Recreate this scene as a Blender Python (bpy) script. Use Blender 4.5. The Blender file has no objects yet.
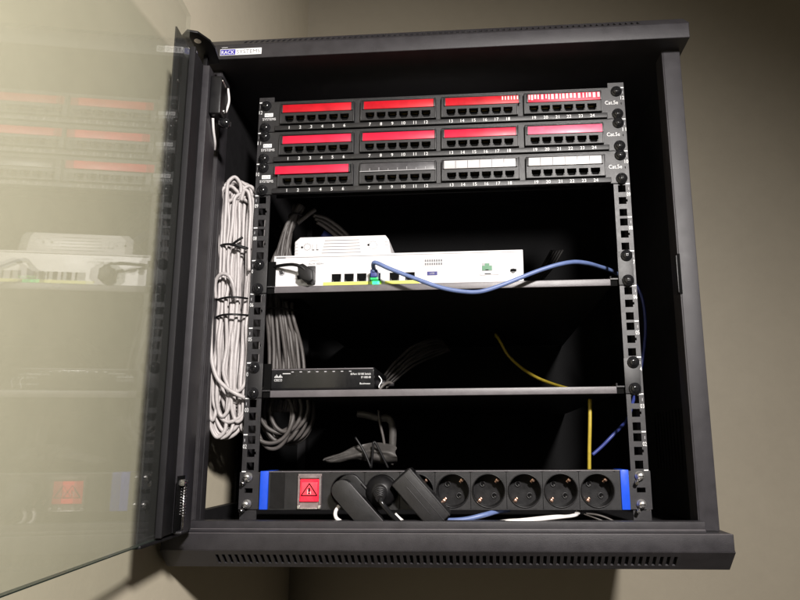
import bpy, bmesh, math, random
from mathutils import Vector, Matrix
random.seed(7)
S = 0.001
sc = bpy.context.scene
COL = sc.collection
PI = math.pi

# ------------------------------------------------------------------ materials
MATS = {}
def mat(name, col, rough=.5, metal=0, spec=.5, noise=0, nscale=200, bump=0, bscale=900, emit=None, estr=0, coat=0, alpha=None, trans=0):
    m = bpy.data.materials.new(name); m.use_nodes = True
    nt = m.node_tree; b = nt.nodes['Principled BSDF']
    b.inputs['Base Color'].default_value = (*col, 1)
    b.inputs['Roughness'].default_value = rough
    b.inputs['Metallic'].default_value = metal
    b.inputs['Specular IOR Level'].default_value = spec
    b.inputs['Coat Weight'].default_value = coat
    b.inputs['Coat Roughness'].default_value = .08
    if trans: b.inputs['Transmission Weight'].default_value = trans
    if emit:
        b.inputs['Emission Color'].default_value = (*emit, 1); b.inputs['Emission Strength'].default_value = estr
    tc = nt.nodes.new('ShaderNodeTexCoord')
    if noise:
        n = nt.nodes.new('ShaderNodeTexNoise'); n.inputs['Scale'].default_value = nscale
        n.inputs['Detail'].default_value = 6; n.inputs['Roughness'].default_value = .65
        nt.links.new(tc.outputs['Object'], n.inputs['Vector'])
        r = nt.nodes.new('ShaderNodeValToRGB')
        r.color_ramp.elements[0].position = .3; r.color_ramp.elements[1].position = .72
        r.color_ramp.elements[0].color = (*[c*(1-noise) for c in col], 1)
        r.color_ramp.elements[1].color = (*[min(1, c*(1+noise)) for c in col], 1)
        nt.links.new(n.outputs['Fac'], r.inputs['Fac']); nt.links.new(r.outputs['Color'], b.inputs['Base Color'])
        rr = nt.nodes.new('ShaderNodeMapRange'); rr.inputs['To Min'].default_value = max(.03, rough-.12); rr.inputs['To Max'].default_value = min(1, rough+.12)
        nt.links.new(n.outputs['Fac'], rr.inputs['Value']); nt.links.new(rr.outputs['Result'], b.inputs['Roughness'])
    if bump:
        n2 = nt.nodes.new('ShaderNodeTexNoise'); n2.inputs['Scale'].default_value = bscale; n2.inputs['Detail'].default_value = 3
        nt.links.new(tc.outputs['Object'], n2.inputs['Vector'])
        bp = nt.nodes.new('ShaderNodeBump'); bp.inputs['Strength'].default_value = bump; bp.inputs['Distance'].default_value = .0006
        nt.links.new(n2.outputs['Fac'], bp.inputs['Height']); nt.links.new(bp.outputs['Normal'], b.inputs['Normal'])
    MATS[name] = m
    return m

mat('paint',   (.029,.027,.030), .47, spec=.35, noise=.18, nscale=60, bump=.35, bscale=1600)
mat('paint_shaded',(.012,.0115,.0125), .6, spec=.2, noise=.15, nscale=60, bump=.3, bscale=1600)  # cabinet paint with interior and recess shade put into its colour
mat('deep',    (.005,.005,.0055), .8, spec=.15, noise=.2, nscale=20)  # near black: the dark of the cabinet's depth is in the colour
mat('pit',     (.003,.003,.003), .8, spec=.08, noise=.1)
mat('rail',    (.022,.021,.023), .42, spec=.45, noise=.15, nscale=90, bump=.3, bscale=1500)
mat('panel',   (.013,.0125,.0135), .42, spec=.5, noise=.2, nscale=70, bump=.35, bscale=1500)
mat('block',   (.012,.0115,.0125), .42, spec=.5, noise=.15, nscale=80, bump=.25, bscale=1200)
mat('black',   (.0065,.0062,.0068), .40, spec=.3, noise=.2, nscale=120, bump=.15, bscale=900)
mat('gloss',   (.012,.012,.013), .18, noise=.2, nscale=100)
mat('shelf',   (.115,.105,.112), .36, noise=.12, nscale=70, bump=.3, bscale=1500)
mat('white',   (.66,.645,.655), .35, noise=.03, nscale=40, bump=.05)
mat('print',   (.80,.80,.80), .5, noise=.1, nscale=600)
mat('greyprint',(.14,.14,.15), .5, noise=.1, nscale=600)
mat('faint',   (.36,.355,.37), .5, noise=.05, nscale=300)
mat('steel',   (.62,.61,.60), .24, 1, noise=.15, nscale=300, bump=.3)
mat('bright',  (.82,.80,.78), .3, .9, noise=.15, nscale=200)
mat('copper',  (.75,.48,.36), .28, 1, noise=.2, nscale=400)
mat('gold',    (.65,.45,.15), .3, 1, noise=.2, nscale=400)
mat('red',     (.46,.003,.012), .42, spec=.3, noise=.22, nscale=45)  # top row only: shade under the cap put into the red
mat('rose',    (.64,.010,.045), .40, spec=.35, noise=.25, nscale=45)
mat('pink_sheen',    (.70,.10,.18), .38, spec=.4, noise=.15, nscale=140)  # red strip with the lamp's sheen put into its colour
mat('white_and_glint',   (.54,.525,.53), .4, noise=.10, nscale=60, coat=.3)  # white strips and marks, also lamp reflections painted as bars
mat('clear',   (.06,.058,.062), .34, spec=.35, noise=.3, nscale=90)
mat('lamp_red',(.65,.006,.015), .25, emit=(1,.02,.06), estr=.9, coat=.5, noise=.15, nscale=120)
mat('lamp_pale',(.7,.03,.05), .25, emit=(1,.07,.10), estr=.7, coat=.5, noise=.1, nscale=120)
mat('cover',   (.30,.24,.24), .12, noise=.3, nscale=120, coat=.7, trans=.35)
mat('blue',    (.012,.075,.62), .32, noise=.06, nscale=100, coat=.2)
mat('bluecable',(.12,.17,.35), .42, noise=.12, nscale=150)
mat('navycable',(.03,.045,.20), .45, noise=.12, nscale=150)
mat('yellow',  (.40,.30,.035), .4, noise=.12, nscale=150)
mat('yellowstrip',(.70,.70,.13), .4, noise=.05, nscale=120)
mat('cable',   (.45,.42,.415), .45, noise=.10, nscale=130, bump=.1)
mat('shadecable',(.02,.018,.017), .6, noise=.15, nscale=130)  # grey cable, its colour darkened for the shade deep inside
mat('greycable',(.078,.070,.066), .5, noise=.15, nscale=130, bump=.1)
mat('whitecable',(.76,.73,.72), .4, noise=.07, nscale=130)
mat('sleeve',  (.06,.056,.053), .5, noise=.35, nscale=60, bump=.9, bscale=90)
mat('green',   (.02,.42,.12), .3, emit=(.03,.7,.2), estr=.25, noise=.1)  # plug piece given a glow of its own, though no lamp
mat('greenled',(.05,.8,.25), .3, emit=(.05,1,.3), estr=2.5, noise=.1)
mat('portgreen',(.012,.15,.05), .35, noise=.15)
mat('navy',    (.02,.02,.16), .4, noise=.1)
mat('labelblue',(.06,.05,.34), .35, noise=.1, nscale=200)

mat('edge',    (.02,.03,.024), .3, noise=.2, nscale=200)
def wall_mat(name, a, b):
    m = bpy.data.materials.new(name); m.use_nodes = True
    nt = m.node_tree; p = nt.nodes['Principled BSDF']; p.inputs['Roughness'].default_value = .75
    tc = nt.nodes.new('ShaderNodeTexCoord')
    n = nt.nodes.new('ShaderNodeTexNoise'); n.inputs['Scale'].default_value = 2.2; n.inputs['Detail'].default_value = 8; n.inputs['Roughness'].default_value=.6
    nt.links.new(tc.outputs['Object'], n.inputs['Vector'])
    r = nt.nodes.new('ShaderNodeValToRGB'); r.color_ramp.elements[0].position=.3; r.color_ramp.elements[1].position=.7
    r.color_ramp.elements[0].color=(*a,1); r.color_ramp.elements[1].color=(*b,1)
    nt.links.new(n.outputs['Fac'], r.inputs['Fac']); nt.links.new(r.outputs['Color'], p.inputs['Base Color'])
    nf = nt.nodes.new('ShaderNodeTexNoise'); nf.inputs['Scale'].default_value = 38; nf.inputs['Detail'].default_value = 9; nf.inputs['Roughness'].default_value = .75
    nt.links.new(tc.outputs['Object'], nf.inputs['Vector'])
    rf = nt.nodes.new('ShaderNodeMapRange'); rf.inputs['From Min'].default_value=.3; rf.inputs['From Max'].default_value=.7; rf.inputs['To Min'].default_value=.965; rf.inputs['To Max'].default_value=1.03
    nt.links.new(nf.outputs['Fac'], rf.inputs['Value'])
    hv = nt.nodes.new('ShaderNodeHueSaturation'); nt.links.new(r.outputs['Color'], hv.inputs['Color']); nt.links.new(rf.outputs['Result'], hv.inputs['Value'])
    nt.links.new(hv.outputs['Color'], p.inputs['Base Color'])
    n2 = nt.nodes.new('ShaderNodeTexNoise'); n2.inputs['Scale'].default_value = 260; n2.inputs['Detail'].default_value = 5
    nt.links.new(tc.outputs['Object'], n2.inputs['Vector'])
    bp = nt.nodes.new('ShaderNodeBump'); bp.inputs['Strength'].default_value=.14; bp.inputs['Distance'].default_value=.001
    nt.links.new(n2.outputs['Fac'], bp.inputs['Height']); nt.links.new(bp.outputs['Normal'], p.inputs['Normal'])
    MATS[name]=m
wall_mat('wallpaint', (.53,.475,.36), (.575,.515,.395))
wall_mat('wallpaint_dimmed', (.272,.24,.182), (.306,.272,.208))  # same paint as the left wall, its weaker light put into the colour

def glass_mat():
    m = bpy.data.materials.new('glass'); m.use_nodes = True
    nt = m.node_tree; nt.nodes.clear()
    out = nt.nodes.new('ShaderNodeOutputMaterial')
    tr = nt.nodes.new('ShaderNodeBsdfTransparent'); tr.inputs['Color'].default_value=(.955,.97,.955,1)
    gl = nt.nodes.new('ShaderNodeBsdfGlossy'); gl.inputs['Roughness'].default_value=.012; gl.inputs['Color'].default_value=(1,1,1,1)
    fr = nt.nodes.new('ShaderNodeFresnel'); fr.inputs['IOR'].default_value=1.5
    ge = nt.nodes.new('ShaderNodeNewGeometry')   # both faces of the thin pane reflect like air to glass
    io = nt.nodes.new('ShaderNodeMapRange'); io.inputs['To Min'].default_value=1.5; io.inputs['To Max'].default_value=1/1.5
    nt.links.new(ge.outputs['Backfacing'], io.inputs['Value']); nt.links.new(io.outputs['Result'], fr.inputs['IOR'])
    fm = nt.nodes.new('ShaderNodeMath'); fm.operation='MULTIPLY'; fm.inputs[1].default_value=.72
    nt.links.new(fr.outputs[0], fm.inputs[0])
    mx = nt.nodes.new('ShaderNodeMixShader')
    df = nt.nodes.new('ShaderNodeBsdfDiffuse'); df.inputs['Color'].default_value=(.8,.8,.72,1)
    tc = nt.nodes.new('ShaderNodeTexCoord')
    n = nt.nodes.new('ShaderNodeTexNoise'); n.inputs['Scale'].default_value=9; n.inputs['Detail'].default_value=6
    nt.links.new(tc.outputs['Object'], n.inputs['Vector'])
    mr = nt.nodes.new('ShaderNodeMapRange'); mr.inputs['To Min'].default_value=.006; mr.inputs['To Max'].default_value=.030
    nt.links.new(n.outputs['Fac'], mr.inputs['Value'])
    mx2 = nt.nodes.new('ShaderNodeMixShader')
    nt.links.new(mr.outputs['Result'], mx2.inputs['Fac']); nt.links.new(tr.outputs[0], mx2.inputs[1]); nt.links.new(df.outputs[0], mx2.inputs[2])
    nt.links.new(fm.outputs[0], mx.inputs['Fac']); nt.links.new(mx2.outputs[0], mx.inputs[1]); nt.links.new(gl.outputs[0], mx.inputs[2])
    nt.links.new(mx.outputs[0], out.inputs['Surface'])
    MATS['glass']=m
glass_mat()

# ------------------------------------------------------------------ mesh builder (millimetres)
TEXT = {}
def text_geo(s):
    if s in TEXT: return TEXT[s]
    cu = bpy.data.curves.new('lettering','FONT'); cu.body = s; cu.size = 1; cu.resolution_u = 3
    o = bpy.data.objects.new('lettering', cu); COL.objects.link(o)
    bpy.context.view_layer.update()
    me = bpy.data.meshes.new_from_object(o.evaluated_get(bpy.context.evaluated_depsgraph_get()))
    v = [tuple(x.co) for x in me.vertices]; f = [tuple(p.vertices) for p in me.polygons]
    bpy.data.objects.remove(o); bpy.data.curves.remove(cu); bpy.data.meshes.remove(me)
    x0=min(a[0] for a in v); x1=max(a[0] for a in v); y0=min(a[1] for a in v); y1=max(a[1] for a in v)
    TEXT[s]=(v,f,x0,x1,y0,y1); return TEXT[s]

class MB:
    def __init__(s, fn=None): s.bm=bmesh.new(); s.ms=[]; s.fn=fn
    def mi(s, m):
        if m not in s.ms: s.ms.append(m)
        return s.ms.index(m)
    def face(s, vs, m, smooth=False):
        try: f=s.bm.faces.new(vs)
        except ValueError: return None
        f.material_index=s.mi(m); f.smooth=smooth; return f
    def v(s,p): return s.bm.verts.new(p)
    def box(s,x0,x1,y0,y1,z0,z1,m,bev=0,seg=2,M=None):
        t=bmesh.new(); bmesh.ops.create_cube(t,size=1)
        for w in t.verts: w.co=Vector(((x0+x1)/2+w.co.x*(x1-x0),(y0+y1)/2+w.co.y*(y1-y0),(z0+z1)/2+w.co.z*(z1-z0)))
        if bev: bmesh.ops.bevel(t,geom=list(t.edges),offset=bev,segments=seg,profile=.6,affect='EDGES')
        s.merge(t,m,M,smooth=bool(bev))
    def merge(s,t,m,M=None,smooth=False):
        mp={}
        for w in t.verts: mp[w]=s.v((M@w.co) if M else w.co)
        for f in t.faces: s.face([mp[w] for w in f.verts],m,smooth)
        t.free()
    def prism(s,poly,y0,y1,m,bev=0,M=None,axis='y',seg=2):
        t=bmesh.new()
        def P(a,b,c): return (a,c,b) if axis=='y' else (c,a,b) if axis=='x' else (a,b,c)
        A=[t.verts.new(P(a,b,y0)) for a,b in poly]; B=[t.verts.new(P(a,b,y1)) for a,b in poly]
        n=len(poly); t.faces.new(A); t.faces.new(B[::-1])
        for i in range(n): t.faces.new([A[i],B[i],B[(i+1)%n],A[(i+1)%n]])
        bmesh.ops.recalc_face_normals(t,faces=t.faces)
        if bev: bmesh.ops.bevel(t,geom=list(t.edges),offset=bev,segments=seg,profile=.6,affect='EDGES')
        s.merge(t,m,M,smooth=bool(bev))
    def lathe(s,prof,c,d,m,n=24,smooth=True,cap=True):
        # prof: (distance along d, radius)
        d=Vector(d).normalized(); c=Vector(c); u=d.orthogonal().normalized(); w=d.cross(u)
        R=[]
        for h,r in prof: R.append([s.v(c+d*h+(u*math.cos(2*PI*k/n)+w*math.sin(2*PI*k/n))*r) for k in range(n)])
        for a,b in zip(R,R[1:]):
            for k in range(n): s.face([a[k],a[(k+1)%n],b[(k+1)%n],b[k]],m,smooth)
        if cap: s.face(R[0][::-1],m); s.face(R[-1],m)
    def tube(s,pts,r,m,n=8,sub=6,closed=False,cap=True):
        P=[Vector(p) for p in pts]; L=[]
        N=len(P)
        def cr(a,b,c,d,t):
            return .5*((2*b)+(c-a)*t+(2*a-5*b+4*c-d)*t*t+(3*b-a-3*c+d)*t**3)
        if closed:
            for i in range(N):
                for k in range(sub): L.append(cr(P[i-1],P[i],P[(i+1)%N],P[(i+2)%N],k/sub))
        else:
            for i in range(N-1):
                for k in range(sub): L.append(cr(P[max(i-1,0)],P[i],P[i+1],P[min(i+2,N-1)],k/sub))
            L.append(P[-1])
        K=len(L); T=[]
        for i in range(K):
            a=L[(i-1)%K] if closed or i>0 else L[i]; b=L[(i+1)%K] if closed or i<K-1 else L[i]
            T.append((b-a).normalized())
        u=T[0].orthogonal().normalized(); R=[]
        for i in range(K):
            u=(u-T[i]*u.dot(T[i])); u=u.normalized() if u.length>1e-6 else T[i].orthogonal().normalized()
            w=T[i].cross(u)
            R.append([s.v(L[i]+(u*math.cos(2*PI*k/n)+w*math.sin(2*PI*k/n))*r) for k in range(n)])
        for i in range(K if closed else K-1):
            a=R[i]; b=R[(i+1)%K]
            off=0
            if closed and i==K-1: off=min(range(n),key=lambda o:sum((a[k].co-b[(k+o)%n].co).length for k in range(n)))
            for k in range(n): s.face([a[k],a[(k+1)%n],b[(k+1+off)%n],b[(k+off)%n]],m,True)
        if cap and not closed: s.face(R[0][::-1],m); s.face(R[-1],m)
    def text(s,st,cx,y,cz,h,m,w=None,M=None,thick=0):
        v,f,x0,x1,y0,y1=text_geo(st); k=h/(y1-y0); kx=k if w is None else w/(x1-x0)
        V=[]
        for a in v:
            p=Vector((cx+(a[0]-(x0+x1)/2)*kx, y, cz+(a[1]-(y0+y1)/2)*k)); V.append(s.v(M@p if M else p))
        for q in f: s.face([V[i] for i in q],m)
    def plate(s,x0,x1,z0,z1,y0,y1,m,holes):
        xs=sorted({x0,x1,*[a for h in holes for a in h[:2]]}); zs=sorted({z0,z1,*[a for h in holes for a in h[2:]]})
        for za,zb in zip(zs,zs[1:]):
            run=None
            for xa,xb in list(zip(xs,xs[1:]))+[(None,None)]:
                solid = xa is not None and not any(h[0]-1e-6<=xa and xb<=h[1]+1e-6 and h[2]-1e-6<=za and zb<=h[3]+1e-6 for h in holes)
                if solid: run=(run[0],xb) if run else (xa,xb)
                elif run: s.box(run[0],run[1],y0,y1,za,zb,m); run=None
    def build(s,name,parent=None,org=None):
        if org is None: org = ORG[parent.name] if parent else (0,0,0)
        if s.fn:
            for w in s.bm.verts: w.co=Vector(s.fn(w.co))
            bmesh.ops.recalc_face_normals(s.bm,faces=s.bm.faces)
        for w in s.bm.verts: w.co=(w.co-Vector(org))*S
        me=bpy.data.meshes.new(name); s.bm.to_mesh(me); s.bm.free()
        for m in s.ms: me.materials.append(MATS[m])
        o=bpy.data.objects.new(name,me); COL.objects.link(o)
        po=ORG[parent.name] if parent else (0,0,0)
        o.parent=parent; o.location=(Vector(org)-Vector(po))*S; ORG[o.name]=tuple(org)
        return o
ORG={}
def thing(name,loc,label,cat,group=None):
    o=bpy.data.objects.new(name,None); COL.objects.link(o); o.empty_display_size=.02
    o.location=Vector(loc)*S; ORG[o.name]=tuple(loc); o['label']=label; o['category']=cat
    if group: o['group']=group
    return o
def tag(o,label,cat,group=None):
    o['label']=label; o['category']=cat
    if group: o['group']=group
    return o
def copy_part(o,parent,delta):
    c=o.copy(); COL.objects.link(c); c.parent=parent; c.location=o.location+Vector(delta)*S
    ORG[c.name]=tuple(Vector(ORG[o.name])+Vector(delta))
    for ch in [x for x in CH(o)]:
        g=ch.copy(); COL.objects.link(g); g.parent=c; ORG[g.name]=tuple(Vector(ORG[ch.name])+Vector(delta))
    return c
def CH(o): return [x for x in COL.objects if x.parent==o]
def copy_thing(root,delta,label):
    r=root.copy(); COL.objects.link(r); r.location=root.location+Vector(delta)*S
    ORG[r.name]=tuple(Vector(ORG[root.name])+Vector(delta)); r['label']=label
    for ch in CH(root):
        c=ch.copy(); COL.objects.link(c); c.parent=r; ORG[c.name]=tuple(Vector(ORG[ch.name])+Vector(delta))
        for g in CH(ch):
            d=g.copy(); COL.objects.link(d); d.parent=c; ORG[d.name]=tuple(Vector(ORG[g.name])+Vector(delta))
    return r
U=44.45

# ------------------------------------------------------------------ setting
WX,WY=-322,482
b=MB(); b.box(WX,1900,WY,WY+60,-1300,1900,'wallpaint_dimmed'); o=b.build('back_wall'); o['kind']='structure'
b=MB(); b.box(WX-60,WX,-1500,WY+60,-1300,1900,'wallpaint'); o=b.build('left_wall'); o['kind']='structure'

# ------------------------------------------------------------------ cabinet
cab=thing('rack_cabinet',(0,250,-61),'black wall mounted network cabinet with open glass door and no left side panel','rack cabinet')
CF=-44
def cap_mesh(sgn, zf0, zf1, zc):
    # front face zf0..zf1 (zf1 = edge where the chamfer starts), chamfer 21 mm outwards in z by sgn
    b=MB(); d=21
    e=zf1
    poly=[(CF,zf0),(CF,e),(CF+3,e+sgn*.2),(CF+d+2,e+sgn*(d-3)),(CF+d+2,e+sgn*d),(WY-6,e+sgn*d),(WY-6,zf0)]
    b.prism(poly,-316.5,316.5,'paint',axis='x',bev=1.0)
    # chamfer skin: ends, margins and the bars between the slots
    def skin(x0,x1,a,c,m='paint'):
        q=[(CF+a,e+sgn*a),(CF+c,e+sgn*c),(CF+c+2.6,e+sgn*(c-2.6)),(CF+a+2.6,e+sgn*(a-2.6))]
        b.prism(q,x0,x1,m,axis='x')
    skin(-317,-258,0,d); skin(258,317,0,d); skin(-258,258,0,5.2); skin(-258,258,d-4.6,d)
    n=70; st=516/n
    for i in range(n): skin(-258+i*st,-258+i*st+3.6,5.2,d-4.6)
    q=[(CF+5.4,e+sgn*2.6),(CF+d-3.5,e+sgn*(d-6.4)),(CF+d-3,e+sgn*(d-7)),(CF+6,e+sgn*2)]
    b.prism(q,-257.5,257.5,'pit',axis='x')
    return b
o=cap_mesh(1,571.5,591.8,0).build('top_cap',cab)
lab=MB()
lab.box(-282,-227,CF-.5,CF+.1,576.4,585.4,'print'); lab.box(-281.4,-261.5,CF-.75,CF-.4,577,584.6,'labelblue')
lab.text('RACK',-271.4,CF-.95,580.4,5.0,'print',17); lab.text('systems',-276,CF-.95,587.2,1.8,'print',8)
lab.text('SYSTEMS',-244.4,CF-.7,580.9,5.4,'greyprint',31)
lab.build('brand_label',o)
cap_mesh(-1,-21.5,-40.4,0).build('bottom_cap',cab)
b=MB()   # bottom crossbar, hem and tray floor
b.box(-290,290,-37,-35.4,-20.9,-9.5,'paint',.5); b.box(-290,290,-38.4,-36.2,-21.3,-18.2,'paint',.4); b.box(-289.5,289.5,-38.2,-36.6,-18.3,-17.5,'shelf',.3); b.box(-315,315,-44.25,-43.2,-22.0,-21.3,'shelf',.25); b.box(-290,290,-35.4,-22,-11,-9.4,'paint',.4)  # pale strips on hem and cap edge are painted highlights
b.build('crossbar',cab)
b=MB(); b.box(-306,306,-30,WY-8,-24,-20.6,'paint_shaded')
for i in range(16):
    for j in range(3): b.box(110+i*11,116+i*11,-10+j*12,-3+j*12,-20.7,-20.3,'pit')
b.build('floor_tray',cab)
def post(sg):
    b=MB()
    X=lambda a,c:(min(sg*a,sg*c),max(sg*a,sg*c))
    b.box(*X(290,311),-20,-18,-21.4,571.4,'paint',.6)
    b.box(*X(288.5,290.2),-19.5,7,-20.5,571,'paint',.5)
    b.box(*X(309.2,311),-18.2,24,-21,571,'paint')
    if sg<0:
        b.box(-289.6,-287.6,-8,-6.5,-19,380,'rail',.3)
    return b
post(-1).build('corner_post',cab); post(1).build('corner_post',cab)
b=MB(); b.box(306.5,309,24,WY-7,-22,571.4,'paint_shaded'); 
for i in range(10): b.box(306,306.6,60+i*14,64+i*14,40,120,'pit')
b.build('side_panel',cab)
b=MB(); b.box(-309.5,-306.5,150,WY-9,-21,571,'deep'); b.build('light_blocker',cab)  # added to block the lit wall behind the open side
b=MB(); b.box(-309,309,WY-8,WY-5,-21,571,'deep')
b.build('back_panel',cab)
b=MB(); b.box(-311,-300,24,WY-9,-21,-4,'paint_shaded'); b.box(-311,-300,24,WY-9,432,571,'paint_shaded'); b.box(-306,-290,WY-30,WY-9,-4,556,'paint_shaded')  # upper band is added to darken the wall above the coil
b.build('frame_and_blocker',cab)
b=MB(); b.box(287.2,291,-20.6,-18.2,250,300,'pit',.4); b.box(286.4,288.4,-20.2,-10,252,298,'rail',.3); b.build('latch_slot',cab)

# mounting rails
def rail(sg):
    b=MB(); holes=[]
    for k in range(12):
        for h in (6.35,22.22,38.1): 
            z=k*U+h; holes.append((sg*232.55-4.75,sg*232.55+4.75,z-4.75,z+4.75))
    for k in range(12):   # small notch on the middle holes
        z=k*U+22.22; xo=sg*232.55+4.75; holes.append((xo-.01,xo+1.7,z-1.6,z+1.6))
    x0,x1=(222.5,243) if sg>0 else (-243,-222.5)
    b.plate(x0,x1,-12,541,0,2,'rail',holes)
    xs=sg*243; b.box(min(xs,xs-sg*2),max(xs,xs-sg*2),2,34,-12,541,'rail')
    b.box(x0-4,x1+4,-.3,3,-19.5,-12,'rail')
    for k in range(13): 
        b.box(*( (237.6,242.6) if sg>0 else (-242.6,-237.6)),-.35,.1,k*U-.7,k*U+.7,'print')
    for k in range(12):
        b.text('%02d'%(k+1),sg*240.4,-.3,k*U+30.2,5,'print',4.6)
        b.box(sg*241-.4,sg*241+.4,-.3,.1,k*U+36,k*U+39.5,'faint')
    return b
rail(-1).build('mounting_rail',cab); rail(1).build('mounting_rail',cab)

# door: local t (from the hinge towards the camera), s (towards the inside), z
A=.11; hx,hy=-289,-45
ex,ey=math.sin(A),-math.cos(A); nx,ny=math.cos(A),math.sin(A)
DF=lambda p:(hx+ex*p[0]+nx*p[1], hy+ey*p[0]+ny*p[1], p[2])
b=MB(DF); b.box(8,112,-7,-5.4,-18,536,'gloss'); b.box(15,50,.2,12,-16,530,'paint',1.2); b.box(50,84,.2,4.5,-16,530,'paint_shaded',.8)
b.box(82,86,.2,7,-16,530,'paint_shaded',.8); b.box(4,16,-6,6,-17,532,'black',1); b.box(6,14,-9,-4,528,567,'black',.6)
door=b.build('door',cab)
b=MB(DF); b.prism([(60,-18),(598,-18),(598,567),(88,567),(88,540),(60,540)],-5.2,0,'glass'); b.build('glass_pane',door)
b=MB(DF); b.box(60.5,597.5,-5.4,.2,-18.9,-17.9,'edge'); b.build('pane_edge',door)
for z in (568.5,-19.5):
    b=MB(DF)
    q=[(-4,-14),(-2,17),(30,19),(62,8),(64,-10),(50,-14)] if z>0 else [(-4,-9),(-2,5),(40,5),(122,2),(124,-7),(50,-9)]
    if z>0:
        q=[(-6,-16),(-3,6),(28,10),(42,8),(58,-2),(61,-14),(48,-26)]
        t=bmesh.new(); n=20
        inner=[(46+4.2*math.cos(-2*PI*k/n),-3+4.2*math.sin(-2*PI*k/n)) for k in range(n)]
    b.prism(q,z-1.4,z+1.4,'black',axis='z',bev=.4)
    if z>0: b.lathe([(0,4.2),(.6,4.2)],(43,-7,z-2.0),(0,0,1),'bright',16)
    b.build('hinge_bracket',door)
# spring pin at the foot of the door
b=MB(DF); b.box(44,66,11.6,12.3,-14,44,'pit',.2)
b.lathe([(0,1.5),(47,1.5)],(53,15,-13),(0,0,1),'steel',10)
for i in range(11): 
    c=Vector((53,15,2+i*2.9)); b.tube([c+Vector((2.6*math.cos(a),2.6*math.sin(a),a*.45)) for a in [k*PI/3 for k in range(6)]],.55,'steel',6,2,closed=False)
b.lathe([(0,3.2),(4,3.6),(9,3.2),(10,2)],(62,15,37),(-1,0,0),'steel',14)
b.lathe([(0,2.2),(4,2.2)],(50,15,37),(-1,0,0),'steel',12)
b.box(40,62,10,18,-15,-12.6,'rail',.6)
b.build('hinge_pin',door)
b=MB(DF); b.box(20,44,11.5,26,470,520,'black',2); b.lathe([(0,6),(10,6),(13,3)],(30,22,466),(0,1,-.2),'gloss',14)
b.lathe([(0,2.2),(2,2)],(34,26,478),(0,1,0),'bright',12); b.box(30,45,26,27.4,512,514,'bright',.4)
b.build('upper_hinge',door)
b=MB(DF); b.tube([(14,24,521),(13,26,505),(15,24,490),(18,23,486)],1.5,'whitecable',8); b.tube([(36,15,468),(28,14,456),(17,13,446),(8,10,441)],1.6,'whitecable',8)
b.build('earth_wire',door)

# ------------------------------------------------------------------ screws
def screw_head(b,x,y,z,m='gloss'):
    b.lathe([(0,7.2),(1.2,7.2),(1.4,5.6),(3.2,5.0),(4.6,3.6),(5,1.5)],(x,y,z),(0,-1,0),m,20)
    b.box(x-.5,x+.5,y-5.25,y-4.6,z-2.6,z+2.6,'pit'); b.box(x-2.6,x+2.6,y-5.2,y-4.6,z-.5,z+.5,'pit')
def silver_screw(b,x,y,z):
    b.lathe([(0,5.6),(2,5.6),(2.2,4.7),(5,4.5),(7.5,3.4),(8,1.2)],(x,y,z),(0,-1,.06),'bright',16)
    b.box(x-3,x+3,y-8.3,y-7.4,z-.5,z+.5,'pit')
    b.lathe([(0,2.4),(7,2.2)],(x-3.5,y-1.5,z-6.2),(-.25,-1,-.25),'steel',10)

# ------------------------------------------------------------------ patch panels
pz=9*U
p0=thing('patch_panel',(0,-2,pz),'lowest black patch panel, one red label strip, one empty and two white','patch panel','patch panels stacked at the top of the rack')
GX=[-161.6,-53,54.3,162.4]
b=MB()
holes=[(g-50.4,g+50.4,pz+8.4,pz+38.4) for g in GX]
holes+=[(sg*232.55-3.4,sg*232.55+3.4,pz+6.35-2.6,pz+6.35+2.6) for sg in(-1,1)]
b.plate(-237.5,237.5,pz+.5,pz+U-.6,-2.2,-.4,'panel',holes)
b.box(-219,219,-5.4,-2.1,pz+.5,pz+7.4,'panel',.7)
b.box(-219,219,-2.5,26,pz+U-2,pz+U-.7,'panel')
b.box(-219,219,14,16,pz+2,pz+U-2,'deep')
for i,g in enumerate(GX):
    for j in range(6): b.text(str(i*6+j+1),g-37.25+14.9*j,-5.7,pz+3.9,4.3,'print')
b.text('Cat.5e',225.6,-2.6,pz+22.6,5.2,'print',16.5)
b.box(-234,-222.6,-2.6,-2.3,pz+22.2,pz+27.4,'print'); b.text('RACK',-228.3,-2.8,pz+24.8,3.4,'greyprint',9.4)
b.text('SYSTEMS',-227.6,-2.6,pz+18.7,3.5,'print',18)
face=b.build('face_plate',p0)
for sg in(-1,1):
    for h in (6.35,38.1):
        b=MB(); screw_head(b,sg*232.55,-2.2,pz+h); b.build('screw',p0)
# one port, then its copies
def port_mesh(x,z,y):
    b=MB()
    b.box(x-6.4,x+6.4,y+9,y+10,z-5.5,z+5.5,'pit')
    b.box(x-6.4,x-3.6,y+.5,y+9,z-5.6,z-2.8,'block',.3); b.box(x+3.6,x+6.4,y+.5,y+9,z-5.6,z-2.8,'block',.3)
    b.box(x-6.4,x-4.9,y+.5,y+9,z-2.8,z-1.0,'block'); b.box(x+4.9,x+6.4,y+.5,y+9,z-2.8,z-1.0,'block')
    for k in range(8): b.box(x-3.7+k*1.0,x-3.4+k*1.0,y+5.5,y+8.5,z+3.6,z+4.2,'gold')
    return b
g=GX[0]; YF=-6.6
b=MB()
b.plate(g-50,g+50,pz+8.8,pz+38,YF,YF+5,'block',[(g-37.25+14.9*j-5.9,g-37.25+14.9*j+5.9,pz+11,pz+20.4) for j in range(6)]+[(g-47,g+47,pz+24.6,pz+36.4)])
b.box(g-47,g+47,YF+3,YF+4,pz+24.6,pz+36.4,'pit')
for sg in(-1,1): b.box(min(g+sg*50,g+sg*48.6),max(g+sg*50,g+sg*48.6),YF-.8,YF,pz+8.8,pz+38,'block',.3)
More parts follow.
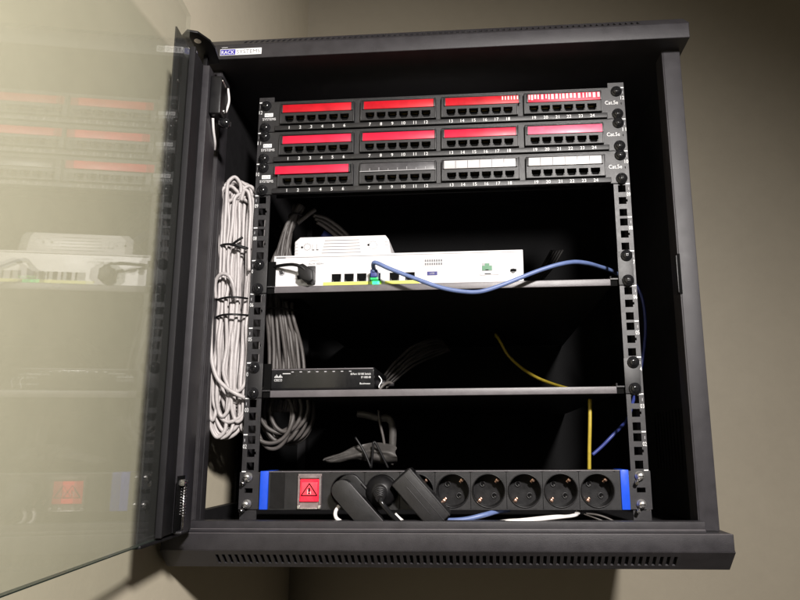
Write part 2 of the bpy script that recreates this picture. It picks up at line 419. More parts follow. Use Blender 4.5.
b.box(g-48.5,g+48.5,YF-.8,YF,pz+37,pz+38,'block',.2); b.box(g-48.5,g+48.5,YF-.8,YF,pz+8.8,pz+9.6,'block',.2)
blk=b.build('port_block',p0,(g,YF,pz+20))
for j in range(6):
    if j==0: prt=port_mesh(g-37.25,pz+15.7,YF).build('port',blk,(g-37.25,YF,pz+15.7))
    else:
        c=prt.copy(); COL.objects.link(c); c.parent=blk; c.location=prt.location+Vector((14.9*j,0,0))*S; ORG[c.name]=ORG[prt.name]
for g2 in GX[1:]: copy_part(blk,p0,(g2-g,0,0))
p1=copy_thing(p0,(0,0,U),'middle black patch panel with four red label strips, the last with lamp sheen painted in')
p2=copy_thing(p0,(0,0,2*U),'topmost black patch panel, its last red strip striped with white')
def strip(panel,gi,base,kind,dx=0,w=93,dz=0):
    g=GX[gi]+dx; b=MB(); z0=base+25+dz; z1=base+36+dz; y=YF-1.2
    m={'red':'red','rose':'rose','pink_sheen':'pink_sheen','white':'white_and_glint','clear':'clear','striped':'rose'}[kind]
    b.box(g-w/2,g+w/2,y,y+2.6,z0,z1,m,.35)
    if kind=='white':
        for k in range(1,6): b.box(g-w/2+w*k/6-.45,g-w/2+w*k/6+.45,y-.15,y+.1,z0+.5,z1-.5,'greyprint')
    if kind=='clear':
        b.box(g-w/2-1,g+w/2+1,y-.4,y+.2,z0-.4,z0+.5,'faint'); 
        for k in range(1,8): b.box(g-w/2+w*k/8-.3,g-w/2+w*k/8+.3,y-.2,y+.1,z0+1,z0+3+k%3,'faint')
    if kind=='striped':  # white bars paint the reflection of the lamp's louvre
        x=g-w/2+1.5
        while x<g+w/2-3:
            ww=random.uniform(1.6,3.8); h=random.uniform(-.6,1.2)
            b.box(x,x+ww,y-.2,y+.1,z0+3.4+h,z1-.6,'white_and_glint'); x+=ww+random.uniform(1.4,2.8)
    if kind=='red' and gi==2 and panel is p2:  # lamp reflection painted as bars at the right end
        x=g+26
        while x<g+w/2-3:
            ww=random.uniform(1.5,2.6); b.box(x,x+ww,y-.2,y+.1,z0+5,z1-1,'white_and_glint'); x+=ww+2
    for sg in(-1,1): b.box(g+sg*(w/2+.2)-1,g+sg*(w/2+.2)+1,y-.3,y+2,z0-.2,z1+.2,'block',.3)
    o=b.build('label_strip',panel)
    o['label']={'red':'red label strip','rose':'bright red label strip','pink_sheen':'red label strip with lamp sheen painted in','white':'white label strip','clear':'empty clear label holder','striped':'red label strip with lamp reflections painted as white bars'}[kind]
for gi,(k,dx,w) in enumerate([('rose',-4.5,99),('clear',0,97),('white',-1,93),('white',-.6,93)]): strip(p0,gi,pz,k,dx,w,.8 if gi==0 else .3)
for gi,(k,dx,w) in enumerate([('rose',1,93),('rose',1,96),('rose',.2,94),('pink_sheen',1.2,96)]): strip(p1,gi,pz+U,k,dx,w,-1.0)
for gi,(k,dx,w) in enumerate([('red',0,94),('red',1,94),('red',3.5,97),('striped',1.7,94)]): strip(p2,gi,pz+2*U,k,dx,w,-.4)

# ------------------------------------------------------------------ shelves
def shelf(base,label):
    t=thing('rack_shelf',(0,150,base),label,'shelf','shelves of the rack')
    b=MB(); b.box(-212,212,1,3,base+1.0,base+9.6,'shelf',.5); b.box(-212,212,3,36,base+1.6,base+3.2,'paint_shaded'); b.box(-186,212,36,100,base+1.6,base+3.2,'paint_shaded'); b.box(-212,212,100,470,base+1.6,base+3.2,'paint_shaded')
    for sg in(-1,1):
        x0,x1=sorted((sg*212.4,sg*221.8)); b.box(x0,x1,3,5,base+1,base+(U-1 if sg<0 else 9),'pit')
        x0,x1=sorted((sg*212.4,sg*214)); b.box(x0,x1,5,470,base+1.6,base+14,'paint_shaded')
        x0,x1=sorted((sg*212,sg*222)); b.box(x0,x1,.6,2.6,base+8.6,base+10.2,'rail')
    b.build('tray',t)
    for sg in(-1,1):
        b=MB(); b.box(*sorted((sg*221.5,sg*240)),-2,-.3,base+.8,base+U-1,'panel',.3); br=b.build('ear',t)
        for h in (6.35,38.1):
            s=MB(); screw_head(s,sg*232.55,-2,base+h); s.build('screw',br)
    return t
shelf(6*U,'upper black steel shelf carrying the white router'); shelf(3*U,'lower black steel shelf carrying the small black switch')

# ------------------------------------------------------------------ router
RZ=6*U+3.4; RY=5.5
rt=thing('router',(-55,130,RZ),'wide white router with yellow striped ports on the upper shelf','router')
x0,x1=-215,105.5; zt=318
ports=[]
for k in range(4): ports.append((-133+k*16.4,287))
ports2=[(-82,287),(-58,287),(-38,287)]
P=ports+ports2
b=MB()
hs=[(x-6.2,x+6.2,z-5.2,z+5.4) for x,z in P]+[(54,66,292,300)]
b.plate(x0,x1,RZ+3,zt-1.2,RY,RY+1.6,'white',hs)
b.box(x0,x1,RY+1.6,RY+2.4,RZ+3,zt-1.2,'pit')
b.box(x0,x1,RY+2.4,250,RZ,zt,'white',1.2); b.box(x0+2,x1-2,RY+4,248,RZ-.5,RZ+.3,'pit')  # black sheet added so the white underside does not show lit
b.box(x0-.3,x1+.3,RY-1.0,RY+4,zt-2.6,zt+.2,'white',.8); b.box(x0-.3,x0+2,RY-1,RY+3,RZ+3,zt-2,'white',.6); b.box(x1-2,x1+.3,RY-1,RY+3,RZ+3,zt-2,'white',.6)
b.box(x0+1,x1-1,RY-.4,RY+3,RZ,RZ+3.4,'rail')
case_b=b
for i,(x,z) in enumerate(P):
    if i==0: pr0=port_mesh(x,z,RY).build('port',rt,(x,RY,z))
    else: copy_part(pr0,rt,(x-P[0][0],0,z-P[0][1]))
b=MB(); b.box(-150,-74+0,RY-.5,RY-.1,277.4,281.5,'yellowstrip'); b.box(-70,-26,RY-.5,RY-.1,277.4,281.5,'yellowstrip'); b.build('yellow_stripe',rt)
b=MB()
b.box(51,75,RY-.7,RY-.2,286,307.5,'faint'); b.box(51.5,74.5,RY-.9,RY-.3,286.5,307,'white'); b.box(53.4,66.6,RY-1.1,RY-.5,291,301.6,'faint',.2)
b.prism([(54,292),(66.4,292),(66.4,298),(63,298),(63,301),(57.5,301),(57.5,298),(54,298)],RY-1.5,RY-1.0,'portgreen'); b.box(58,62,RY-1.6,RY-1.2,292,293,'pit')
b.box(57,65,RY-1.2,RY-.8,287,288.2,'pit')
b.build('phone_port',rt)
b=MB()
b.box(-16,-3,RY-.5,RY-.1,287.5,292.5,'navy'); b.text('USB',-9.5,RY-.6,290,2.4,'faint')
b.build('usb_port',rt)
b=MB(); b.lathe([(0,3),(1.2,3)],(93,RY,291),(0,-1,0),'rail',14); b.box(89.5,97,RY-1.6,RY-1.0,290,293,'pit'); b.build('lock_slot',rt)
b=case_b
for r in range(2):
    for k in range(8): b.box(-19+k*2.9,-17+k*2.9,RY-.45,RY-.1,305.5-r*4.4,308.4-r*4.4,'greyprint')
b.box(-24,6,RY-.35,RY-.1,300,300.3,'faint')
b.text('WAN GE 0',24,RY-.4,308.6,2.2,'faint'); b.text('CONSOLE',-163,RY-.4,311,2.0,'faint'); b.text('AUX ISDN',-160,RY-.4,306.6,2.2,'greyprint',20)
b.box(-213,-200,RY-.45,RY-.1,274.4,277.2,'pit'); b.box(-183,-173,RY-.45,RY-.1,274.4,277.2,'pit'); b.text('POWER 12V',-191.5,RY-.4,275.8,2.0,'greyprint',14)
b.text('12VDC',-184,RY-.4,287,2.0,'greyprint'); b.box(-88,-77,RY-.45,RY-.1,274.5,277.2,'pit')
b.box(-94,-79,RY-.45,RY-.1,275,277.4,'pit')
for k in range(4): b.text('%d'%k,-133+k*16.4,RY-.4,295.3,1.8,'faint')
b.box(-212,-200,RY-1.5,RY-1,315.4,316.2,'greyprint')
b.build('case',rt)
b=MB(); b.lathe([(0,4.2),(.8,4.2)],(-204.5,RY,296),(0,-1,0),'faint',18); b.prism([(-208,298),(-204,298),(-201.5,294),(-206,293)],RY-1.4,RY-1,'rail'); b.build('power_inlet',rt)
b=MB(); b.box(-86,-77,RY-2.2,RY-.4,276.8,281.5,'greenled',.5); b.build('status_light',rt)

# modem on top
mz=zt+.4
md=thing('modem',(-126,60,mz),'small white box with louvred front lying on the router','modem')
b=MB(); y=12
b.prism([(-191,mz),(-63,mz),(-66.5,mz+21),(-71,mz+27),(-184,mz+27),(-191,mz+21)],y,y+110,'white',1.4)
for k in range(5): 
    b.box(-155+k*1.0,-103-k*.6,y-.25,y+.05,mz+4.2+k*4.2,mz+4.9+k*4.2,'greyprint')
for k in range(4): b.box(-190.8,-186-k*.3,y-.3,y+.1,mz+4+k*4.4,mz+4.8+k*4.4,'faint'); b.box(-72,-65.5-k*.5,y-.3,y+.1,mz+4+k*4.4,mz+4.8+k*4.4,'faint')
b.lathe([(0,1.4),(.5,1.4)],(-181,y+.1,mz+13),(0,-1,0),'pit',12); b.lathe([(0,1.5),(.5,1.5)],(-93,y+.1,mz+14),(0,-1,0),'pit',12)
for x in (-167,-161.5): 
    b.box(x-.5,x+.3,y-.35,y+.05,mz+9,mz+17,'faint'); b.box(x-.5,x+2.4,y-.35,y+.05,mz+8.6,mz+9.6,'pit')
for c,r in ((-174,4.4),(-87,5.2)):
    n=12
    for k in range(n):
        a=2*PI*k/n; b.box(c+r*math.cos(a)-.8,c+r*math.cos(a)+.8,y-.3,y+.05,mz+13.5+r*math.sin(a)-.6,mz+13.5+r*math.sin(a)+.6,'faint')
b.build('case',md)

# ------------------------------------------------------------------ plugs and leads at the router
bc=thing('network_cable',(-82,-5,287),'blue network cable drooping in front of the router','cable')
b=MB(); b.tube([(-82,-7,292),(-81.5,-17,297),(-77,-22,297.5),(-62,-23,290),(-47,-23,283.5),(-22,-24,273),(3,-24,263.5),(27,-24,258.2),(50,-24,257.2),(74,-23,264),(99,-20,274.2),(124,-16,284.5),(148,-12,292.5),(168,-4,297.5),(186,8,299),(204,30,301),(226,58,303),(246,90,304)],2.75,'bluecable',10,6); b.build('lead',bc)
b=MB(); b.box(-86.5,-77.5,-10,9,282.5,293,'navycable',1.4); b.box(-86.8,-77.2,-8.5,-1,279.6,284,'green',.8); b.box(-84,-80,-12,-2,289,296.5,'bluecable',1.2); b.build('plug',bc)
pc=thing('power_lead',(-168,-5,290),'short black power lead plugged into the left end of the router','power lead')
b=MB(); b.tube([(-224,16,304),(-214,4,303.5),(-200,-4,303),(-186,-9,302),(-176,-10,299),(-170,-9,294)],2.2,'black',8); b.build('lead',pc)
b=MB(); b.prism([(-180,301),(-173,303),(-166,298),(-160,294),(-159,281),(-163,278),(-172,281),(-177,285),(-179,293)],-11,4,'black',1.6); b.lathe([(0,3),(8,2.6)],(-181,-3,286.5),(1,0,.1),'black',10); b.box(-170,-160,2,5.2,279,303,'rail',.5); b.build('plug',pc)

# ------------------------------------------------------------------ network switch on the lower shelf
sz=3*U+3.4
sw=thing('network_switch',(-147,60,sz),'small black network switch on the lower shelf','network switch')
b=MB(); y=1.5
b.prism([(y+4,sz+4),(y,sz+9),(y,sz+31),(y+3,sz+34),(y+105,sz+34),(y+105,sz+4)],-211.5,-82,'gloss',.8,axis='x'); b.box(-209,-84,y+5,y+100,sz,sz+4,'black')
case_b=b
b=MB(); b.box(-211,-83,y-.6,y+2.4,sz+31.4,sz+33,'shelf',.4);  # pale strip along the top front bevel
for k in range(8): b.box(-186+k*10.4,-183+k*10.4,y-.5,y-.1,sz+28.4,sz+29.6,'faint')
b.build('top_strip',sw)
b=case_b
for k,h in enumerate((1.6,2.6,4,2.6,1.6,2.6,4,2.6,1.6)): b.box(-207.2+k*1.15,-206.6+k*1.15,y-.4,y-.1,sz+22,sz+22+h,'print')
b.text('CISCO',-202.5,y-.4,sz+19,3,'print',10)
b.text('8-Port 10/100 Switch',-98.5,y-.4,sz+25.6,2.6,'print',25); b.text('SF 100D-08',-92,y-.4,sz+21.4,2.6,'print',12); b.text('Business',-93,y-.4,sz+13.6,2.2,'print',13)
b.box(-197,-187,y-.4,y-.1,sz+26.6,sz+27.4,'print')
b.build('case',sw)
sl=thing('power_lead',(-76,30,sz+10),'short lead with a dark plug sticking out of the right side of the black switch','power lead')
b=MB(); b.lathe([(0,5),(10,4.6),(12,3),(22,2.6)],(-82,22,sz+15),(1,0,-.03),'rail',14); b.build('plug',sl)
b=MB(); b.tube([(-61,22,sz+14.5),(-66,18,sz+16),(-72,12,sz+12),(-76,10,sz+6),(-73,12,sz+3)],2,'greycable',8)
b.tube([(-78,14,sz+24),(-74,12,sz+18),(-77,10,sz+10),(-72,10,sz+4)],.7,'print',6); b.build('lead',sl)

# ------------------------------------------------------------------ power strip
PY=-9
pd=thing('power_strip',(0,20,0),'black rack power strip with blue end stripes and eight round sockets','power strip')
b=MB()
SX0=[181.5-41.75*k for k in range(8)]
def ring_cell(b,cx,cz,x0,x1,z0,z1,r,y,m,n=40):
    O=[];I=[]
    for k in range(n):
        a=2*PI*k/n; c,s_=math.cos(a),math.sin(a)
        t=min(((x1-cx) if c>0 else (x0-cx))/c if abs(c)>1e-9 else 1e9, ((z1-cz) if s_>0 else (z0-cz))/s_ if abs(s_)>1e-9 else 1e9)
        O.append(b.v((cx+c*t,y,cz+s_*t))); I.append(b.v((cx+c*r,y,cz+s_*r)))
    for k in range(n): b.face([O[k],O[(k+1)%n],I[(k+1)%n],I[k]],m)
for x in SX0: ring_cell(b,x,22.2,x-20.8,x+20.8,1.2,44.2,19.2,PY,'block')
xr,xl=SX0[0]+20.8,SX0[-1]-20.8
b.box(xr,207.6,PY,PY+4,1.2,44.2,'block'); b.box(-205.6,xl,PY,PY+4,1.2,44.2,'block')
b.box(-216,217,PY+.3,PY+40,43.6,45,'panel',.3); b.box(-216,217,PY-.3,PY+1,43.9,45.2,'shelf',.3); b.box(-216,217,PY+.3,PY+40,.4,1.2,'block'); b.box(-216,217,PY+24,PY+26,1,44,'deep')
for x in SX0[:-1]: b.box(x-21.2,x-20.6,PY-.15,PY+.3,1.3,44,'pit')
b.build('body',pd)
for x0_,x1_ in ((-216,-206),(208,217.4)):
    b=MB(); b.box(x0_,x1_,PY-1.4,PY+38,.6,45.4,'blue',.6); b.build('end_stripe',pd)
for sg in(-1,1):
    b=MB()
    hs=[(sg*232.5-4.5,sg*232.5+4.5,h-2.6,h+2.6) for h in (6.35,38.1)]+[(sg*232.5-5,sg*232.5+5,19.4,25)]
    b.plate(*sorted((sg*217.6,sg*244)),.4,U-.5,-2.2,-.4,'rail',hs); ear=b.build('ear',pd)
    for h in (6.35,38.1):
        s=MB(); silver_screw(s,sg*232.5-1,-2.3,h); s.build('screw',ear)
# sockets
def socket(cx):
    b=MB(); cz=22.2
    b.lathe([(0,19.6),(-1.2,19.6),(-1.3,18.6),(0,18.3),(17,17.6)],(cx,PY,cz),(0,1,0),'black',40,cap=False)
    b.lathe([(0,17.8),(.5,.01)],(cx,PY+17,cz),(0,1,0),'black',40,cap=False)
    for a in (135,-45):
        q=math.radians(a); b.lathe([(0,3.6),(.5,3.6),(.5,2.4),(-.2,2.4)],(cx+9.5*math.cos(q),PY+16.6,cz+9.5*math.sin(q)),(0,-1,0),'block',16,cap=False)
        b.lathe([(0,2.4),(.2,2.4)],(cx+9.5*math.cos(q),PY+16.4,cz+9.5*math.sin(q)),(0,-1,0),'pit',16)
        b.lathe([(0,1.1),(.9,.6)],(cx+9.5*math.cos(q)+.9,PY+16.1,cz+9.5*math.sin(q)-1.2),(0,-1,0),'steel',8)
    return b
s0=socket(SX0[0]).build('socket',pd,(SX0[0],PY,22.2))
for a in (48,228):
    q=math.radians(a); R=Matrix.Translation((SX0[0],0,22.2))@Matrix.Rotation(-q,4,'Y')
    b=MB(); b.box(14.2,17.6,PY+3,PY+15,-2.2,2.2,'copper',.8,M=R); b.box(11.8,15,PY+7,PY+13,-1.7,1.7,'copper',.7,M=R)
    b.build('earth_clip',s0,(SX0[0],PY,22.2))
for x in SX0[1:]: copy_part(s0,pd,(x-SX0[0],0,0))
# rocker switch under its clear cover
b=MB(); cx=-155
b.plate(cx-14,cx+14,2.5,42,PY-2.4,PY+.3,'cover',[(cx-11.4,cx+11.4,9.6,36)])
b.box(cx-14,cx-11.6,PY-5,PY-2,6,40,'cover',.5); b.box(cx+11.6,cx+14,PY-5,PY-2,6,40,'cover',.5); b.box(cx-12,cx+12,PY-6,PY-2,37,40.5,'cover',.8)
b.box(cx-14,cx-10.5,PY-5.4,PY-2.2,1.8,6,'bright',.5); b.box(cx+10.5,cx+14,PY-5.4,PY-2.2,1.8,6,'bright',.5); b.box(cx-10.5,cx+10.5,PY-4,PY-2.2,1.6,2.6,'bright',.3)
fr=b.build('rocker_switch',pd)
b=MB(); b.prism([(PY-2,9.8),(PY-6,10.5),(PY-3.6,23),(PY-4.6,35.6),(PY-1,36)],cx-11,cx+11,'lamp_red',.6,axis='x'); b.box(cx-9.6,cx+9.6,PY-4.6,PY-3.9,16,32.5,'lamp_pale',.8); b.build('rocker',fr)
b=MB()
def bar(b,xa,za,xb,zb,w,y0,y1,m):
    d=Vector((xb-xa,0,zb-za)); n=Vector((-d.z,0,d.x)).normalized()*w/2
    t=[(xa+n.x,za+n.z),(xb+n.x,zb+n.z),(xb-n.x,zb-n.z),(xa-n.x,za-n.z)]; b.prism(t,y0,y1,m)
for q in ((-9.5,17,0,31),(0,31,9.5,17),(-9.5,17,9.5,17)): bar(b,cx+q[0],q[1],cx+q[2],q[3],1.1,PY-5.2,PY-4.4,'labelred' if 'labelred' in MATS else 'pit')
b.box(cx-.9,cx+.9,PY-5.2,PY-4.5,21.5,26,'pit'); b.box(cx-.9,cx+.9,PY-5.2,PY-4.5,18.8,20.3,'pit'); b.box(cx-2.2,cx-1.2,PY-5.15,PY-4.5,18.8,24,'white_and_glint'); b.box(cx+1.2,cx+2.0,PY-5.15,PY-4.5,18.8,22,'white_and_glint')
b.build('warning_mark',fr)
b=MB(); b.box(-203.5,-186,PY-.5,PY+.2,2,43.6,'black'); b.build('end_cover',pd)

# ------------------------------------------------------------------ plugs in the power strip
x=SX0[7]+1
fp=thing('angled_plug',(x,PY,22),'flat black angled mains plug beside the red rocker switch','plug')
a=math.radians(-47); R=Matrix.Translation((x-2,0,24))@Matrix.Rotation(-a,4,'Y')
def capsule(L0,L1,r,n=12):
    return [(L0+r*math.cos(PI/2+PI*k/n),r*math.sin(PI/2+PI*k/n)) for k in range(n+1)]+[(L1,-r),(L1,r)]
b=MB(); b.prism(capsule(0,64,12.5),-33,-15,'black',2.2,M=R,seg=3); b.prism([(q[0]*1.05-1,q[1]*1.4+4) for q in capsule(0,30,12)],-17,PY-.4,'black',1.4,M=R)
b.box(8,24,-19,-15.5,18.5,20.5,'rail',.6,M=R)
b.prism([(c[0],c[1]*.99) for c in capsule(0,63,12.0)],-33.4,-32.6,'block',.2,M=R); b.build('body',fp)
b=MB(); b.box(-1,62,-32.6,-31.4,11.0,12.2,'shelf',.5,M=R); b.build('edge_highlight',fp)  # rim highlight painted as a pale strip
x=SX0[6]
rp=thing('round_plug',(x,PY,22),'round black mains plug with a cable leaving straight out of its face','plug')
b=MB(); b.lathe([(0,18),(2,18.3),(10,18),(14,15.5),(17,10),(18,8.5)],(x,PY+1,22),(.0,-1,0),'black',36)
for k in range(5): b.lathe([(0,8.2-k*.8),(1.6,8.6-k*.8),(2.6,7.8-k*.8)],(x+.4*k,PY-16-2.4*k,21-1.2*k),(.12,-1,-.4),'block',20)
b.build('body',rp)
b=MB(); b.tube([(x+2,PY-24,16),(x+4,PY-28.5,11),(x+12,PY-27,1),(x+22,PY-22,-10),(x+28,PY-14,-18.5)],2.9,'gloss',10); b.build('lead',rp)
x=SX0[5]
ad=thing('power_adapter',(x,PY,22),'black rectangular power adapter block plugged in slantwise, ribbed on its face','power adapter')
a=math.radians(-48); R=Matrix.Translation((x+2,0,17))@Matrix.Rotation(-a,4,'Y')
b=MB(); b.box(-30,40,-34,PY-.5,-13.5,16,'black',2.0,M=R,seg=3); b.box(-29,39,-34.7,-33.8,-12.5,15,'block',.8,M=R); b.box(-31,-29.5,-30,-12,-11,13,'pit',.3,M=R); b.build('body',ad)
for zz,l0,l1 in ((14,-29,40),(5.5,-28,40),(-1.5,-16,24)):
    b=MB(); b.box(l0,l1,-35.1,-34.3,zz-.4,zz+.4,'rail',.15,M=R); b.build('rib',ad)

# ------------------------------------------------------------------ loose cables round the strip
t=MB(); t.tube([(-117,-20,6),(-121,-22,0),(-120,-23,-7),(-113,-22,-12),(-104,-18,-14)],2.2,'whitecable',8)
tag(t.build('thin_cable'),'short white cable curling below the flat angled plug','cable')
t=MB(); t.tube([(-52,-24,-3),(-46,-22,-9),(-38,-16,-15),(-20,-8,-17.4)],2.6,'whitecable',8)
tag(t.build('thin_cable'),'white cable end beside the round plug lead','cable')
t=MB(); t.tube([(-12,-14,-9),(6,-16,-10.6),(28,-16,-9.5),(50,-12,-5),(66,0,-2),(80,18,-2)],2.9,'bluecable',10)
tag(t.build('network_cable'),'blue network cable lying under the power strip right of the black adapter','cable')
wb=thing('cable_bunch',(120,-5,-17),'bunch of white cables lying on the cabinet floor under the sockets','cables')
rnd=random.Random(3)
for k in range(9):
    u=lambda a: rnd.uniform(-a,a)
    t=MB(); yy=-4-3.0*k
    t.tube([(40+5*k,yy,-16+u(.6)),(74,yy+u(2),-12.6+k*.2+u(.6)),(104,yy+u(2),-11.4+k*.4+u(.8)),(132+u(3),yy+2,-9+k*.4+u(1)),(150+u(3),yy+5,-7.5+k*.35+u(.8)),(160+u(2),4,-3.6+u(.8)),(165,14,-1.5)],1.75,'whitecable',8); t.build('cable',wb)
t=MB(); t.tube([(168,-4,-4),(180,-10,-5),(192,-12,-9),(203,-12,-15)],1.1,'greycable',6); t.tube([(166,-2,-5),(176,-12,-8),(190,-14,-13),(199,-14,-17)],.9,'greycable',6); t.build('cable_tie',wb)

# yellow and blue leads behind the right side
t=MB(); t.tube([(79,330,264),(78,285,260),(84,268,246),(96,262,222),(115,250,200),(136,220,180),(156,180,165),(172,130,153),(183,90,146),(188,60,140)],2.5,'yellow',8)
tag(t.build('network_cable'),'yellow cable curving down to the lower shelf deep inside','cable')
t=MB(); t.tube([(187,42,131),(185,40,100),(183,41,70),(182,44,40)],2.4,'yellow',8)
tag(t.build('network_cable'),'yellow cable hanging straight below the lower shelf on the right','cable')
t=MB(); t.tube([(187,44,62),(199,44,72),(211,44,83.6),(224,50,95),(238,66,107),(252,92,130),(266,112,160),(279,122,204),(284,124,240),(282,122,276),(274,124,300),(262,140,322)],2.2,'navycable',8)
tag(t.build('network_cable'),'dark blue cable looping behind the right mounting rail','cable')

# ------------------------------------------------------------------ big pale coil outside the left rail
def coil(root,n,xa,xb,ya,yb,zt_,zb_,m,r,seed,wmin,wmax,waist=()):
    rnd=random.Random(seed)
    for i in range(n):
        f=(i+.5)/n
        xc=xa+(xb-xa)*((i*.381966)%1); w=rnd.uniform(wmin,wmax)
        xl=max(xa,xc-w/2); xr_=min(xb,xc+w/2)
        if xr_-xl<wmin: xl=max(xa,xr_-wmin); xr_=min(xb,xl+wmin)
        y0=ya+(yb-ya)*f; zt2=zt_+rnd.uniform(-30,6); zb2=zb_+rnd.uniform(-6,62)
        pts=[]; K=9
        for k in range(K):   # down the left strand
            z=zt2-12-(zt2-zb2-40)*k/(K-1); pts.append((xl+rnd.uniform(-1.6,1.6)+ (2 if k in waist else 0),y0+rnd.uniform(-2.5,2.5),z))
        wb_=(xr_-xl)
        pts.append((xl+wb_*.22,y0+3,zb2+8)); pts.append((xl+wb_*.55,y0+4,zb2)); pts.append((xr_-1,y0+5,zb2+9))
        for k in range(K):
            z=zb2+28+(zt2-zb2-40)*k/(K-1); pts.append((xr_+rnd.uniform(-1.6,1.6)-(2 if k in waist else 0),y0+7+rnd.uniform(-2.5,2.5),z))
        pts.append((xr_-wb_*.18,y0+5,zt2-3)); pts.append(((xl+xr_)/2,y0+3,zt2+2)); pts.append((xl+wb_*.15,y0+1,zt2-3))
        b=MB(); b.tube(pts,r,m,8,4,closed=True); b.build('cable',root)
cb=thing('cable_coil',(-268,30,90),'large bundle of pale grey cables tied in a long coil outside the left rail','cable coil')
coil(cb,34,-291,-248,2,42,424,88,'cable',2.4,3,9,42)
b=MB(); b.tube([(-262,2,395),(-258,0,408),(-252,2,404),(-250,6,380),(-251,8,340),(-249,8,300)],2.4,'cable',8); b.build('cable',cb)
b=MB(); b.tube([(-291,-1,300),(-291,-3,240),(-288,-4,190),(-280,-4,162),(-268,-3,148),(-254,-1,139),(-244,6,134)],2.6,'cable',8); b.build('cable',cb)
b=MB(); b.tube([(-288,0,262),(-288,-4,282),(-280,-7,292),(-270,-7,290),(-264,-5,278),(-263,0,262)],2.4,'cable',8); b.build('cable',cb)
def tie(root,z,xa,xb,ya,yb,dz,r=1.5):
    b=MB(); n=14
    b.tube([((xa+xb)/2+(xb-xa)/2*math.cos(2*PI*k/n)*1.04,(ya+yb)/2+(yb-ya)/2*math.sin(2*PI*k/n)*1.06,z+dz*math.cos(2*PI*k/n)+random.uniform(-.6,.6)) for k in range(n)],r,'black',6,4,closed=True)
    return b
for z,dz in ((333,-3),(262,1),(240,2)):
    b=tie(cb,z,-294,-246,-2,58,dz)
    if z==333: b.tube([(-270,-3,332),(-262,-5,337),(-255,-4,342)],1.6,'black',6); b.tube([(-272,-3.5,333),(-262,-5,330),(-250,-2,327)],1.6,'black',6)
    b.build('cable_tie',cb)

# inside: hanging bundle behind the left rail and its coil
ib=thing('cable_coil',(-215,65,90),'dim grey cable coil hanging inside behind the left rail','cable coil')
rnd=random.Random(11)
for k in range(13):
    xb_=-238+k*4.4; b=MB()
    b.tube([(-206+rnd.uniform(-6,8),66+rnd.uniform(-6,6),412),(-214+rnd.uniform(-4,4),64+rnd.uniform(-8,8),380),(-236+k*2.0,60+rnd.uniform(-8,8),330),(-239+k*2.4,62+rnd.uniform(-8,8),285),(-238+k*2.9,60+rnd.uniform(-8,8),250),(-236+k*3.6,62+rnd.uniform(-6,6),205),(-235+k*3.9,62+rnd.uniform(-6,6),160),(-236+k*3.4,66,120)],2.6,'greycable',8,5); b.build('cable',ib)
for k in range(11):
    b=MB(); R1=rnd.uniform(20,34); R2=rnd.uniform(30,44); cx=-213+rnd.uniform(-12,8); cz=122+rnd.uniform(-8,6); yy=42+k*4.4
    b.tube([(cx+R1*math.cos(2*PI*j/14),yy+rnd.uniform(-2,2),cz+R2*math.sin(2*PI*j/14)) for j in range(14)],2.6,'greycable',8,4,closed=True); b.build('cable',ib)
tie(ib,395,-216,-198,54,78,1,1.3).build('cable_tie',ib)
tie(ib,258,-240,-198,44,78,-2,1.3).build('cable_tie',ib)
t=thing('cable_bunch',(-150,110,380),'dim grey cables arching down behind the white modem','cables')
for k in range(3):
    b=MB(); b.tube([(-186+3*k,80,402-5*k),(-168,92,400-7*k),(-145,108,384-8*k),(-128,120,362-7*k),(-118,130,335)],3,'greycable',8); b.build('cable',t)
b=MB(); b.tube([(-205,66,385),(-190,70,400),(-182,74,408)],3,'greycable',8); b.build('cable',t)
b=MB(); b.tube([(-180,110,385),(-160,120,372),(-150,125,355)],6,'navycable',8); tag(b.build('network_cable'),'dark blue cable in the shadow between the grey cables above the modem','cable')
rnd=random.Random(21)
t=thing('cable_bunch',(-50,280,210),'flat bunch of grey cables rising behind the black switch','cables')
for k in range(8):
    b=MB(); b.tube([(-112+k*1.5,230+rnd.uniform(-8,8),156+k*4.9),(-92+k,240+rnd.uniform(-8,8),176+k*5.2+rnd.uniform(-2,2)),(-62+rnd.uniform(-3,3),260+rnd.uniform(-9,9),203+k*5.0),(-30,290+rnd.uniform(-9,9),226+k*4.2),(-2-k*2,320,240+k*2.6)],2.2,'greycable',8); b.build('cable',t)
t=thing('cable_bunch',(180,330,400),'faint grey cables slanting upward in the dark right of the router','cables')
for k in range(5):
    b=MB(); b.tube([(120+k*5,330,330),(140+k*5,335,362),(165+k*5,340,392),(185+k*5,345,425)],2.2,'shadecable',8); b.build('cable',t)

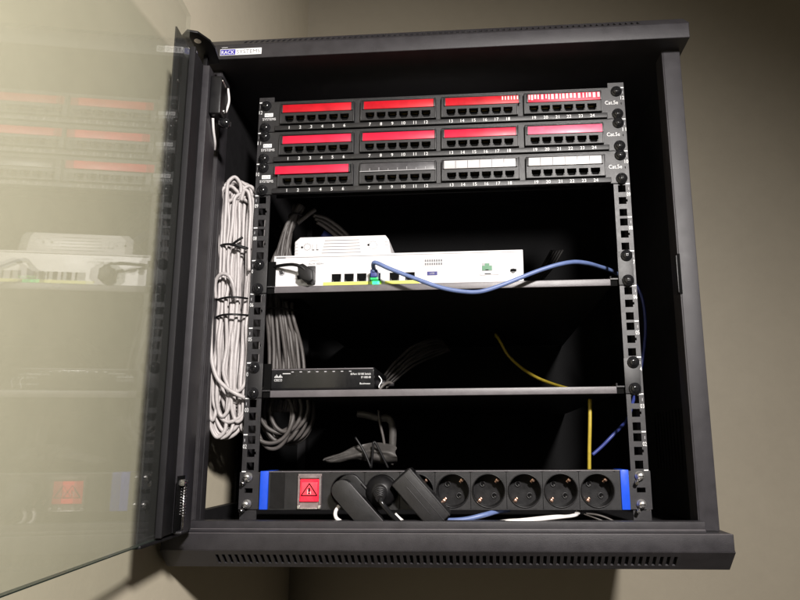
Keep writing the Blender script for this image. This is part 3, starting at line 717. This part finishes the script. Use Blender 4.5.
# crumpled grey sleeve above the strip with a black wire across it
bm_=bmesh.new()
sl=thing('crumpled_sleeve',(-95,90,45),'crumpled grey plastic sleeve lying behind the power strip','plastic sleeve')
def sheet(name,root,grid,m):
    b=MB(); V=[[b.v(p) for p in row] for row in grid]
    for i in range(len(V)-1):
        for j in range(len(V[0])-1): b.face([V[i][j],V[i][j+1],V[i+1][j+1],V[i+1][j]],m,True)
    o=b.build(name,root); md_=o.modifiers.new('thickness','SOLIDIFY'); md_.thickness=.0012; s_=o.modifiers.new('smooth','SUBSURF'); s_.levels=1; s_.render_levels=2
    return o
rnd=random.Random(5); grid=[]
for i in range(9):
    f=i/8; row=[]
    for j in range(7):
        h=j/6
        xx=-162+f*100; wid=6+34*f if f<.8 else 34-40*(f-.8)
        zc=56+14*math.sin(f*PI*.8)
        row.append((xx+rnd.uniform(-3,3),78+20*math.sin(h*PI)*f*-1+rnd.uniform(-6,6),zc-wid*.55+wid*h*.8+rnd.uniform(-3.5,3.5)))
    grid.append(row)
sheet('sleeve_sheet',sl,grid,'sleeve')
b=MB(); b.tube([(-116,62,86),(-104,60,68),(-94,60,46)],1.6,'black',8); b.tube([(-94,60,46),(-92,58,66),(-90,58,80),(-80,60,62),(-72,62,46)],1.6,'black',8); b.build('wire',sl)
b=MB(); b.tube([(-117,84,118),(-104,82,116),(-88,84,112),(-74,86,110),(-70,88,96),(-71,90,70),(-74,90,50)],5.2,'sleeve',10); tag(b.build('thick_cable'),'thick grey cable bent like a hook above the crumpled sleeve','cable')
b=MB(); b.tube([(-88,78,122),(-86,77,106),(-81,78,84),(-78,80,60)],1.8,'greycable',8); tag(b.build('thin_cable'),'thin grey wire hanging beside the bent thick cable','cable')

# ------------------------------------------------------------------ light, world, camera
w=bpy.data.worlds.new('World'); sc.world=w; w.use_nodes=True
bg=w.node_tree.nodes['Background']; bg.inputs['Color'].default_value=(1,.88,.72,1); bg.inputs['Strength'].default_value=.028
L=bpy.data.lights.new('ceiling_lamp','SPOT'); L.energy=198; L.color=(1,.95,.91); L.spot_size=math.radians(116); L.spot_blend=1; L.shadow_soft_size=.07
lo=bpy.data.objects.new('ceiling_lamp',L); COL.objects.link(lo); lo.location=(.45,-1.35,.78)
tgt=Vector((-.42,.1,-.55)); lo.rotation_euler=(tgt-lo.location).to_track_quat('-Z','Y').to_euler()

cam=bpy.data.cameras.new('camera'); co=bpy.data.objects.new('camera',cam); COL.objects.link(co); sc.camera=co
cam.sensor_fit='HORIZONTAL'; cam.sensor_width=36; cam.lens=624/800*36
cam.shift_x=-35.95/800; cam.shift_y=34.51/800
cam.clip_start=.01; cam.clip_end=50
co.location=(.045244,-.759785,.0713515); co.rotation_euler=(1.7508,.00588,.06689)
sc.view_settings.view_transform='Standard'; sc.view_settings.look='None'; sc.view_settings.exposure=0
sc.cycles.max_bounces=8; sc.cycles.transparent_max_bounces=16
try: sc.cycles.use_denoising=True
except Exception: pass
